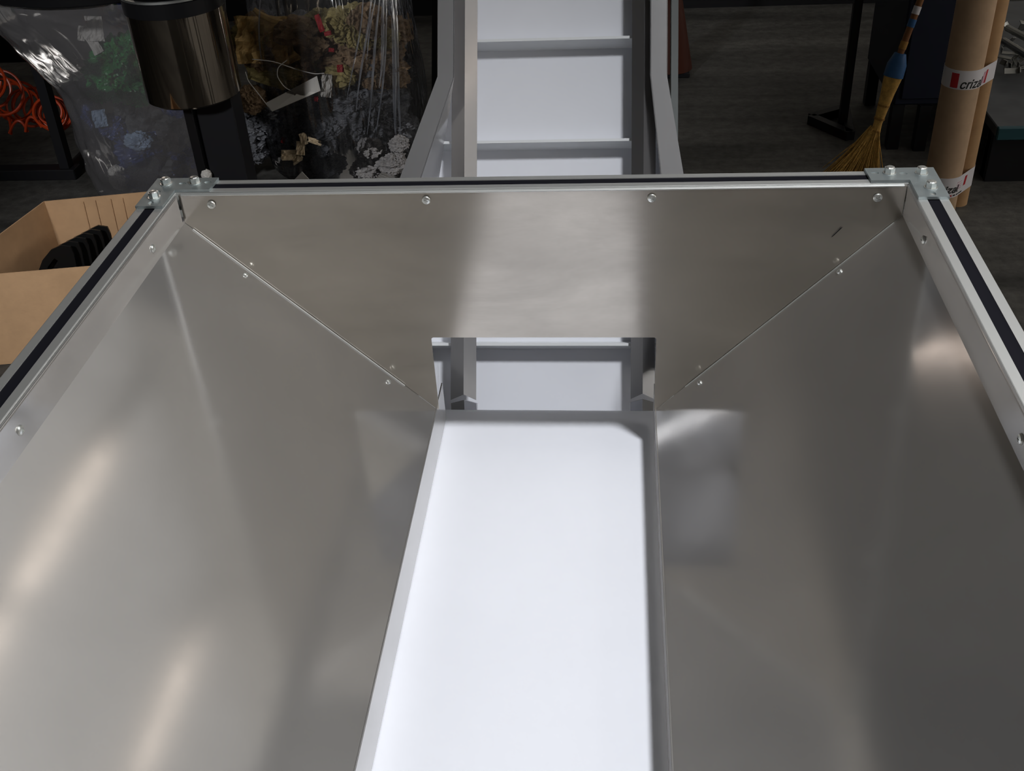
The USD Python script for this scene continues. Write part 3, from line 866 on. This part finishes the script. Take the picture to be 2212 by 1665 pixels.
bag2_rows = [(0.004, -0.955, 3.66, 0.24, 0.20), (0.03, -0.96, 3.66, 0.275, 0.235), (0.15, -0.96, 3.66, 0.29, 0.25), (0.36, -0.955, 3.66, 0.285, 0.25), (0.60, -0.96, 3.66, 0.268, 0.235),
             (0.85, -0.965, 3.67, 0.24, 0.20), (1.02, -0.97, 3.68, 0.16, 0.12), (1.10, -0.97, 3.68, 0.05, 0.05)]
obj('film', bag_shell(bag2_rows, nth=260, nz=60, fold=0.006, pleat=pleats, seed=11), 'bag_film_clear', bag2, smooth=50)
for k, (u0, u1, v1, w_) in enumerate(((784, 752, 215, 0.0016), (800, 770, 240, 0.0022), (812, 790, 130, 0.0016), (822, 790, 290, 0.0024), (832, 818, 190, 0.0034), (838, 812, 300, 0.0022),
                                  (846, 858, 300, 0.0050), (852, 872, 330, 0.0030), (560, 566, 150, 0.0016), (486, 500, 120, 0.0022))):
    P_ = []
    for t in np.linspace(0, 1, 14):
        u, v = u0 + (u1 - u0) * t ** 1.4 + 3 * math.sin(5 * t + k), -30 + (v1 + 30) * t
        z = at(u, v, 3.45)[2]
        cx, cy, a_, b_ = [np.interp(max(z, 0.01), [r_[0] for r_ in bag2_rows], [r_[q] for r_ in bag2_rows]) for q in range(1, 5)]
        y = 3.45
        for _ in range(6):
            dx_ = np.clip((at(u, v, y)[0] - cx) / a_, -0.999, 0.999)
            y = cy - b_ * (1 - abs(dx_) ** 2.4) ** (1 / 2.4) - 0.004
        P_.append(at(u, v, y))
    obj('gathered_fold', tube(P_, 1.8 * w_ * np.sin(np.linspace(0.35, 2.9, 14)), 6), 'fold_film', bag2, smooth=50)
obj('knot', crumple((-0.97, 3.68, 1.12), (0.05, 0.05, 0.05), 60, 0.5, 3), 'bag_film', bag2, smooth=50)

B2 = 3.50
single('foam_sheet', cat([sheetlet(at(565, 85, 3.49), (0.17, 0.15), 51, 16, 0.5, (1, 0.15, 0.1, 1.15)), sheetlet(at(590, 110, 3.51), (0.15, 0.12), 52, 16, 0.5, (1, -0.25, 0.2, 1.4)),
                           crumple(at(570, 120, 3.55), (0.07, 0.05, 0.06), 53, 0.7, 4)]), 'tan_foam', 'crumpled tan foam sheet at the upper left of the pleated bag', 'foam')
single('foam_strip', tube([at(548, 20, 3.5), at(562, 32, 3.5), at(585, 44, 3.51), at(612, 50, 3.53), at(640, 56, 3.55)], [0.008, 0.011, 0.013, 0.010, 0.005], 7), 'tan_foam',
       'curved orange-tan strip rising above the foam sheet in the bag', 'foam')
single('foam_block', cat([crumple(at(740, 55, 3.55), (0.055, 0.05, 0.05), 54, 0.6, 4), crumple(at(775, 70, 3.53), (0.045, 0.04, 0.05), 55, 0.6, 4)]), 'olive_foam', 'yellowish foam lumps at the top right inside the pleated bag', 'foam')
single('foam_block', cat([sheetlet(at(580, 160, 3.47), (0.14, 0.07), 56, 14, 0.4, (1, 0.3, -0.2, 1.0)), crumple(at(610, 165, 3.52), (0.06, 0.04, 0.035), 57, 0.5, 4)]), 'olive_foam', 'olive padding behind the white card strip in the bag', 'foam')


def card_strip():
    # a flat printed strip folded over at its right end
    a, b, c, d = at(575, 222, 3.43), at(685, 164, 3.43), at(693, 196, 3.415), at(588, 241, 3.415)
    n = np.cross(b - a, d - a)
    n /= np.linalg.norm(n)
    return hullm([p + n * s for p in (a, b, c, d) for s in (-0.0015, 0.0015)])


single('card_strip', card_strip(), 'card_strip', 'flat white card strip lying aslant in the middle of the pleated bag', 'card')
single('card_loop', sheetlet(at(706, 185, 3.44), (0.035, 0.075), 61, 12, 0.5, (1, 0.5, 0.2, 1.4)), 'card_strip', 'curled white end of card right of the aslant strip', 'card')
for k, (pts, lab) in enumerate((
        ([(545, 128), (590, 132), (640, 150), (680, 160), (700, 158)], 'white string stretched above the olive padding in the bag'),
        ([(620, 130), (600, 145), (598, 165), (615, 190), (650, 205)], 'thin white string looped in front of the card strip'),
        ([(530, 155), (536, 175), (560, 205), (585, 238)], 'white string hanging left of the card strip'))):
    P3 = np.array([at(u, v, 3.425) for u, v in pts])
    t = np.linspace(0, len(P3) - 1, 24)
    path = np.stack([np.interp(t, np.arange(len(P3)), P3[:, i]) for i in range(3)], -1)
    for _ in range(3):
        path[1:-1] = (path[:-2] + path[1:-1] * 2 + path[2:]) / 4
    single('string', tube(path, 0.0016, 6), 'paper_white', lab, 'string')
for k, (u, v, w, h, lab) in enumerate(((690, 50, 0.018, 0.055, 'long red scrap at the top of the pleated bag'), (708, 72, 0.025, 0.014, 'short flat red scrap under the long red one'),
                                       (735, 148, 0.022, 0.024, 'red scrap right of the card strip'), (716, 108, 0.018, 0.012, 'small red scrap halfway up the pleated bag'),
                                       (683, 213, 0.014, 0.018, 'dull red scrap below the end of the card strip'), (612, 303, 0.014, 0.02, 'little red scrap beside the cream shreds'))):
    single('red_scrap', sheetlet(at(u, v, 3.45), (w, h), 70 + k, 8, 0.3, (1, 0.2 * k - 0.3, 0.1, 1.3)), 'red_scrap', lab, 'plastic scrap')
single('cream_shreds', cat([sheetlet(at(u, v, 3.405), (w, h), 80 + k, 8, 0.6, (1, a, 0.2, 1.2)) for k, (u, v, w, h, a) in enumerate(
    ((625, 335, 0.055, 0.035, 0.3), (655, 300, 0.025, 0.04, -0.2), (650, 320, 0.03, 0.045, 0.5), (680, 305, 0.05, 0.018, 0.8), (640, 342, 0.045, 0.03, -0.5)))]), 'cream', 'cream paper shreds near the bottom of the pleated bag', 'paper scrap')
single('paper_corner', hullm([p + np.array([0, d, 0]) for p in (at(636, 388, 3.39), at(652, 371, 3.39), at(668, 388, 3.39), at(652, 398, 3.39)) for d in (0, 0.003)]), 'paper_white', 'pointed white paper corner just above the hopper frame', 'paper scrap')
single('white_chip', crumple(at(495, 152, 3.38), (0.015, 0.012, 0.018), 90, 0.4, 3), 'paper_white', 'white chip at the left edge of the pleated bag', 'foam')
single('grey_wad', cat([crumple(at(u, v, 3.46), (r, r * 0.8, r * 0.7), 91 + k, 0.5, 4, 3) for k, (u, v, r) in enumerate(((800, 320, 0.045), (845, 350, 0.05), (790, 365, 0.05), (860, 310, 0.035)))]), 'paper_grey',
       'pale grey fluffy wad at the lower right of the pleated bag', 'paper scrap')
single('grey_wad', crumple(at(545, 215, 3.47), (0.05, 0.04, 0.045), 96, 0.5, 4), 'brown_scrap', 'brown-grey wad left of the card strip', 'paper scrap')
rs = np.random.RandomState(8)
f1, f1b, f2 = [], [], []
for k in range(46):
    u, v = rs.uniform(530, 850), rs.uniform(35, 185)
    if u < 650 and v < 60:
        continue
    p = at(u, v, rs.uniform(3.53, 3.66))
    r = rs.uniform(0.035, 0.07)
    (f1 if rs.uniform() < 0.6 else f1b).append(crumple(p, (r, r * 0.9, r * rs.uniform(0.5, 0.9)), 200 + k, 0.6, 3, 2.2))
for k in range(44):
    u, v = rs.uniform(525, 868), rs.uniform(215, 395)
    p = at(u, v, rs.uniform(3.51, 3.66))
    r = rs.uniform(0.04, 0.075)
    f2.append(crumple(p, (r, r * 0.9, r * rs.uniform(0.5, 0.9)), 260 + k, 0.6, 4, 2.6))
for k in range(40):
    p = (-0.96 + rs.uniform(-0.2, 0.2), 3.70 + rs.uniform(-0.1, 0.12), rs.uniform(0.05, 0.50))
    f2.append(crumple(p, (0.06, 0.06, 0.045), 320 + k, 0.5, 3))
f2 = [m for m in f2 if m.vertices[:, 2].min() > 0.005]
single('waste_fill', cat(f1b), 'olive_foam', 'olive crumpled waste between the brown in the upper half of the pleated bag', 'waste', kind='stuff')
single('waste_fill', cat(f1), 'brown_scrap', 'brown jumbled waste in the upper half of the pleated bag', 'waste', kind='stuff')
single('waste_fill', cat(f2), 'dust_fluff', 'dark grey fluffy waste in the lower half of the pleated bag', 'waste', kind='stuff')

# ================================================================== LEFT BACKGROUND: BLACK FRAME AND ORANGE HOSE
fb2 = thing('steel_trestle', 'black steel trestle with one upright behind the orange hose', 'trestle', (-2.05, 3.6, 0))
obj('upright', hullm([(x, y, z) for x0, z in ((-2.025, 0.041), (-2.012, 0.70)) for x in (x0, x0 + 0.035) for y in (3.56, 3.60)]), 'black_paint', fb2)
obj('foot_bar', box(-2.9, -1.97, 3.55, 3.61, 0.0, 0.04, 0.003), 'black_paint', fb2)
obj('side_panel', box(-3.1, -1.99, 4.16, 4.18, 0.24, 0.90, 0.003), 'black_paint', fb2)
obj('panel_leg', box(-2.03, -1.99, 4.16, 4.18, 0.0, 0.24), 'black_paint', fb2)
obj('foot_rail', box(-2.03, -1.99, 3.61, 4.16, 0.0, 0.03), 'black_paint', fb2)


def coil(p0, p1, r, turns, sag, seed, n=30, tr=0.0052):
    p0, p1 = np.array(p0, float), np.array(p1, float)
    N = int(turns * n)
    t = np.linspace(0, 1, N)
    ax = (p1 - p0) / np.linalg.norm(p1 - p0)
    u = np.cross(ax, (0, 1, 0))
    u /= np.linalg.norm(u)
    w = np.cross(ax, u)
    a = 2 * PI * turns * t
    rr = r * (1 + 0.18 * np.sin(a * 0.37 + seed))
    P_ = p0 + np.outer(t, p1 - p0) + np.outer(rr * np.cos(a), u) + np.outer(rr * np.sin(a), w)
    P_[:, 2] -= sag * np.sin(PI * t)
    return tube(P_, tr, 7)


h1 = thing('coiled_hose', 'bright orange coiled air hose hanging left of the black upright', 'hose', (-2.2, 3.75, 0.1))
obj('coil', coil(at(-45, 165, 3.56), at(88, 232, 4.02), 0.066, 10, 0.03, 1), 'hose_orange', h1, smooth=50)
loops = []
for k, (a, b, c) in enumerate((((-5, 255), (22, 225), (24, 290)), ((20, 288), (38, 235), (60, 285)), ((55, 285), (58, 225), (90, 275)))):
    pts = np.array([at(*a, 3.72), at(*b, 3.74), at(*c, 3.73)])
    t = np.linspace(0, 1, 20)[:, None]
    loops.append(tube((1 - t) ** 2 * pts[0] + 2 * t * (1 - t) * pts[1] + t * t * pts[2], 0.0052, 7))
obj('slack_loop', cat(loops), 'hose_orange', h1, smooth=50)
h2 = thing('coiled_hose', 'short orange hose coil bunched between the black upright and the hazy bag', 'hose', (-2.09, 3.75, 0.05))
obj('coil', coil(at(104, 240, 3.70), at(124, 250, 3.84), 0.052, 7, 0.0, 2), 'hose_orange', h2, smooth=50)

# ================================================================== RIGHT BACKGROUND
# traffic cone
cz = floor_at(1466, 162)
cn = thing('traffic_cone', 'dull orange cone on the floor half hidden by the inclined conveyor', 'traffic cone', (0.235, 4.55, 0))
obj('cone', lathe([(0, 0.022), (0.088, 0.022), (0.020, 0.40), (0.012, 0.405), (0, 0.405)], 40, (0.235, 4.55, 0)), 'cone_orange', cn, smooth=40)
obj('base', box(0.235 - 0.075, 0.235 + 0.075, 4.55 - 0.07, 4.55 + 0.07, 0.0, 0.0215, 0.004), 'black_paint', cn)

# black stand with a triangular foot
sd = thing('black_stand', 'thin black upright on a triangular floor foot beyond the broom', 'stand', (0.83, 3.93, 0))
a, b, c = np.array([0.730, 3.965]), np.array([0.868, 4.05]), np.array([0.845, 3.800])


def flatbar(p, q, w, z0, z1):
    d = (q - p) / np.linalg.norm(q - p)
    n_ = np.array([-d[1], d[0]]) * w / 2
    return hullm([(*(e + s * n_), z) for e in (p, q) for s in (-1, 1) for z in (z0, z1)])


for p_, q_ in ((a, b), (a, c), (b, c)):
    obj('foot_bar', flatbar(p_, q_, 0.032, 0.0, 0.034), 'black_paint', sd)
obj('upright', box(0.823, 0.853, 3.905, 3.935, 0.0, 1.35, 0.003), 'black_paint', sd)

# broom
yB = 3.42
br = thing('broom', 'straw broom with a blue wrapped neck leaning on the dark cabinet', 'broom', (0.80, yB, 0))
N0, N1, N2, N3 = at(1888, 292, yB), at(1916, 205, yB + 0.01), at(1930, 163, yB + 0.02), at(1945, 115, yB + 0.03)
rs = np.random.RandomState(3)
stalks = []
for k in range(230):
    f = rs.uniform(0, 1)
    q = rs.normal(0, 0.5)
    p0 = N0 + np.array([(f - 0.5) * 0.030, rs.uniform(-0.012, 0.012), rs.uniform(-0.01, 0.03)])
    tip = at(1778 + 128 * f + rs.uniform(-7, 7), 372, yB) + np.array([0, rs.uniform(-0.05, 0.05), 0])
    tip[2] = rs.uniform(0.003, 0.03) + 0.03 * abs(f - 0.75) * rs.uniform(0, 1)
    mid = (p0 + tip) / 2 + np.array([0.012 * (0.6 - f), 0, 0.012])
    t = np.linspace(0, 1, 6)[:, None]
    stalks.append(tube((1 - t) ** 2 * p0 + 2 * t * (1 - t) * mid + t * t * tip, np.linspace(0.0022, 0.0011, 6), 5))
obj('bristles', cat(stalks), 'straw', br, kind='stuff')
obj('neck', tube([N0 + (0, 0, -0.012), N0 + (N1 - N0) * 0.3, N1, N2], [0.016, 0.0135, 0.021, 0.029], 14), 'straw', br, smooth=50)
for k in (0.12, 0.42, 0.75):
    p = N0 + (N1 - N0) * k
    r_ = 0.0150 + 0.006 * max(0, k - 0.3)
    d = (N1 - N0) / np.linalg.norm(N1 - N0)
    obj('binding', cyl(p - d * 0.003, p + d * 0.003, r_ + 0.0015, 14), 'straw_dark', br)
obj('wrap', tube([N2 - (N3 - N2) * 0.05, N2 + (N3 - N2) * 0.5, N3], [0.0310, 0.0300, 0.0180], 14), 'blue_wrap', br, smooth=50, label='blue tape wrap round the broom neck')
N4 = at(1990, -5, yB + 0.06)
N5 = N4 + (N4 - N3) * 2.2
obj('handle', cyl(N3, N5, 0.0105, 14), 'handle_wood', br, smooth=50)
for k in (0.15, 0.55, 0.78):
    p, d = N3 + (N4 - N3) * k, (N4 - N3) / np.linalg.norm(N4 - N3)
    obj('tape_ring', cyl(p - d * 0.012, p + d * 0.012, 0.0118, 14), 'blue_wrap' if k == 0.55 else 'tape_white' if k > 0.6 else 'straw_dark', br, smooth=50)

# dark cabinet behind the broom
cbx = thing('dark_cabinet', 'dark navy cabinet on short legs behind the broom', 'cabinet', (1.14, 3.95, 0))
obj('body', box(0.955, 1.20, 3.70, 4.18, 0.165, 1.35, 0.006), 'navy_paint', cbx)
obj('door', box(0.975, 1.18, 3.690, 3.6995, 0.19, 1.32, 0.003), 'navy_paint', cbx)
for xx, yy in ((0.958, 3.71), (1.045, 3.69), (1.155, 3.71), (0.958, 4.13), (1.155, 4.13)):
    obj('leg', box(xx, xx + 0.04, yy, yy + 0.04, 0, 0.1645), 'black_paint', cbx)

# pair of cardboard tubes taped together
T1, R1, T2, R2 = np.array([1.019, 3.23]), 0.054, np.array([1.0905, 3.283]), 0.0345


def pipe(c, r, h, name, m, label):
    t = thing(name, label, 'cardboard tube', (*c, 0))
    obj('tube_wall', lathe([(r - 0.005, 0.0), (r, 0.0), (r, h), (r - 0.005, h), (r - 0.005, 0.0)], 48, (*c, 0)), m, t, smooth=40)
    return t


pipe(T1, R1, 1.15, 'cardboard_tube', 'tube_card', 'thick brown cardboard tube standing at the right, bound by printed tape')
pipe(T2, R2, 1.13, 'cardboard_tube', 'tube_card_dark', 'slimmer cardboard tube taped to the right of the thick one')


def band_path(off, n=160):
    h = sg.Point(*T1).buffer(R1 + off, quad_segs=40).union(sg.Point(*T2).buffer(R2 + off, quad_segs=40)).convex_hull
    c = np.array(h.exterior.coords)
    ring = sg.LinearRing(c if sg.polygon.orient(h).exterior.is_ccw else c[::-1])
    c = np.array(sg.polygon.orient(h, 1.0).exterior.coords)
    # start at the leftmost point and run along the front (towards -y)
    i = np.argmin(c[:-1, 0])
    c = np.vstack([c[i:-1], c[:i], c[i:i + 1]])
    return c


def on_band(c, s, off=0.0):
    """Point and outward normal at arc length s along the band."""
    seg = np.linalg.norm(np.diff(c, axis=0), axis=1)
    cum = np.concatenate([[0], np.cumsum(seg)])
    s = np.asarray(s)
    x, y = np.interp(s, cum, c[:, 0]), np.interp(s, cum, c[:, 1])
    e = 0.002
    tx, ty = np.interp(s + e, cum, c[:, 0]) - np.interp(s - e, cum, c[:, 0]), np.interp(s + e, cum, c[:, 1]) - np.interp(s - e, cum, c[:, 1])
    L = np.hypot(tx, ty)
    return np.stack([x + off * ty / L, y - off * tx / L], -1)


def patch(c, s0, s1, z0, z1, off, skew=0.0, n=10, rise=0.0):
    s = np.linspace(s0, s1, n)
    V = []
    for z in (z0, z1):
        sh = skew * (z - z0)
        for o in (off, off - 0.0003):
            q = on_band(c, s + sh, o)
            V.append(np.column_stack([q, np.full(n, z)]))
    V = np.vstack(V)
    F = []
    for k in range(n - 1):
        for a_, b_ in ((0, 2), (2, 3), (3, 1), (1, 0)):
            F += [(a_ * n + k, a_ * n + k + 1, b_ * n + k + 1), (a_ * n + k, b_ * n + k + 1, b_ * n + k)]
    F += [(0, 2 * n, 3 * n), (0, 3 * n, n), (n - 1, 4 * n - 1, 3 * n - 1), (n - 1, 2 * n - 1, 4 * n - 1)]
    m = trimesh.Trimesh(V, F, process=False)
    m.fix_normals()
    return m


def word(c, text, h, s0, z0, off, slant=0.28, bold=True, squeeze=1.0):
    t = meshkit.text_mesh(text, h, 0.0005, bold)
    t = t.subdivide_to_size(0.006)
    v = t.vertices.copy()
    s = s0 + (v[:, 0] + slant * v[:, 1]) * squeeze
    q0, q1 = on_band(c, s, off), on_band(c, s, off + 0.0004)
    k = (v[:, 2] / 0.0005)[:, None]
    return trimesh.Trimesh(np.column_stack([q0 * (1 - k) + q1 * k, z0 + v[:, 1]]), t.faces, process=False)


bp = band_path(0.0012)
ring_in = band_path(0.0004)


def band(z0, z1):
    n = len(bp)
    V = np.vstack([np.column_stack([p, np.full(len(p), z)]) for p in (bp, ring_in[:n] if len(ring_in) == n else bp) for z in (z0, z1)])
    F = []
    for k in range(n - 1):
        F += [(k, k + 1, n + k + 1), (k, n + k + 1, n + k)]
        F += [(2 * n + k, 3 * n + k + 1, 2 * n + k + 1), (2 * n + k, 3 * n + k, 3 * n + k + 1)]
        F += [(n + k, n + k + 1, 3 * n + k + 1), (n + k, 3 * n + k + 1, 3 * n + k), (k, 2 * n + k + 1, k + 1), (k, 2 * n + k, 2 * n + k + 1)]
    return trimesh.Trimesh(V, F, process=False)


tp = thing('tape_band', 'upper white tape band with red blocks and black lettering round the tubes', 'tape', (*((T1 + T2) / 2), 0.41))
obj('tape', band(0.412, 0.468), 'tape_white', tp)
obj('red_block', patch(bp, 0.040, 0.062, 0.416, 0.459, 0.0004), 'ink_red', tp)
obj('lettering', word(bp, 'crizal', 0.025, 0.066, 0.416, 0.0002, squeeze=0.88), 'ink_black', tp)
obj('pink_block', patch(bp, 0.146, 0.158, 0.419, 0.452, 0.0004, 0.2), 'ink_pink', tp)
obj('red_block', patch(bp, 0.160, 0.170, 0.417, 0.455, 0.0005, 0.2), 'ink_red', tp)
tp2 = thing('tape_band', 'lower white tape band with red blocks and small print near the foot of the tubes', 'tape', (*((T1 + T2) / 2), 0.07))
obj('tape', band(0.066, 0.132), 'tape_white', tp2)
obj('red_block', patch(bp, 0.040, 0.078, 0.088, 0.110, 0.0004), 'ink_red', tp2)
obj('lettering', word(bp, 'crizal', 0.022, 0.050, 0.083, 0.0008), 'ink_black', tp2)
for k in range(4):
    obj('pink_line', patch(bp, 0.122, 0.148, 0.090 + 0.007 * k, 0.0925 + 0.007 * k, 0.0004), 'ink_pink', tp2)
obj('red_block', patch(bp, 0.162, 0.176, 0.090, 0.120, 0.0004, 0.2), 'ink_red', tp2)
obj('red_stripe', patch(bp, 0.075, 0.108, 0.0700, 0.0755, 0.0004), 'ink_red', tp2)
obj('small_print', patch(bp, 0.112, 0.122, 0.0705, 0.0750, 0.0004), 'ink_black', tp2)
obj('small_print', patch(bp, 0.126, 0.136, 0.0705, 0.0750, 0.0004), 'ink_black', tp2)
obj('small_print', patch(bp, 0.139, 0.160, 0.0705, 0.0750, 0.0004), 'ink_black', tp2)

# low teal-edged bench with metal offcuts
bn = thing('low_bench', 'low steel bench with a teal edge and black underside right of the tubes', 'bench', (1.8, 4.0, 0))
obj('top', box(1.215, 2.6, 3.415, 4.75, 0.165, 0.20, 0.003), 'bench_sheet', bn)
obj('front_edge', box(1.215, 2.6, 3.395, 3.4145, 0.160, 0.202, 0.003), 'teal_paint', bn)
obj('underside_panel', box(1.22, 2.58, 3.435, 3.49, 0.0, 0.1645), 'black_paint', bn)
for xx in (1.22, 2.55):
    for yy in (3.46, 4.69):
        obj('leg', box(xx, xx + 0.04, yy, yy + 0.04, 0, 0.1645), 'black_paint', bn)
rs = np.random.RandomState(12)
src = None
for k in range(70):
    px, py = rs.uniform(1.30, 1.75), rs.uniform(3.80, 4.32)
    L = rs.uniform(0.03, 0.07)
    if src is None:
        src = thing('metal_offcut', 'small bent metal offcut in the heap on the low bench', 'metal offcut', (px, py, 0.201), 'metal offcuts heaped on the low bench')
        obj('strip', cat([box(-0.025, 0.025, -0.010, 0.010, 0, 0.004, 0.0008), box(-0.025, -0.021, -0.010, 0.010, 0.004, 0.022, 0.0008)]).apply_translation((px, py, 0.201)), 'offcut_metal', src)
    else:
        hgt = 0.203 + 0.07 * rs.uniform(0, 1) * max(0.1, 1 - abs(py - 4.05) / 0.35)
        copy_of(src, (px, py, hgt + 0.02), rot=((rs.randn() * 0.6, rs.randn() * 0.6, 1.0), rs.uniform(0, 360)))
for k, (u0, v0, u1, v1) in enumerate(((2176, 60, 2260, 105), (2168, 88, 2250, 140))):
    p, q = floor_at(u0, v0, 0.30), floor_at(u1, v1, 0.30)
    single('metal_bar', cyl(p, q, 0.012, 10), 'offcut_metal', ('upper' if k == 0 else 'lower') + ' of the two grey metal bars lying across the offcuts', 'metal bar')
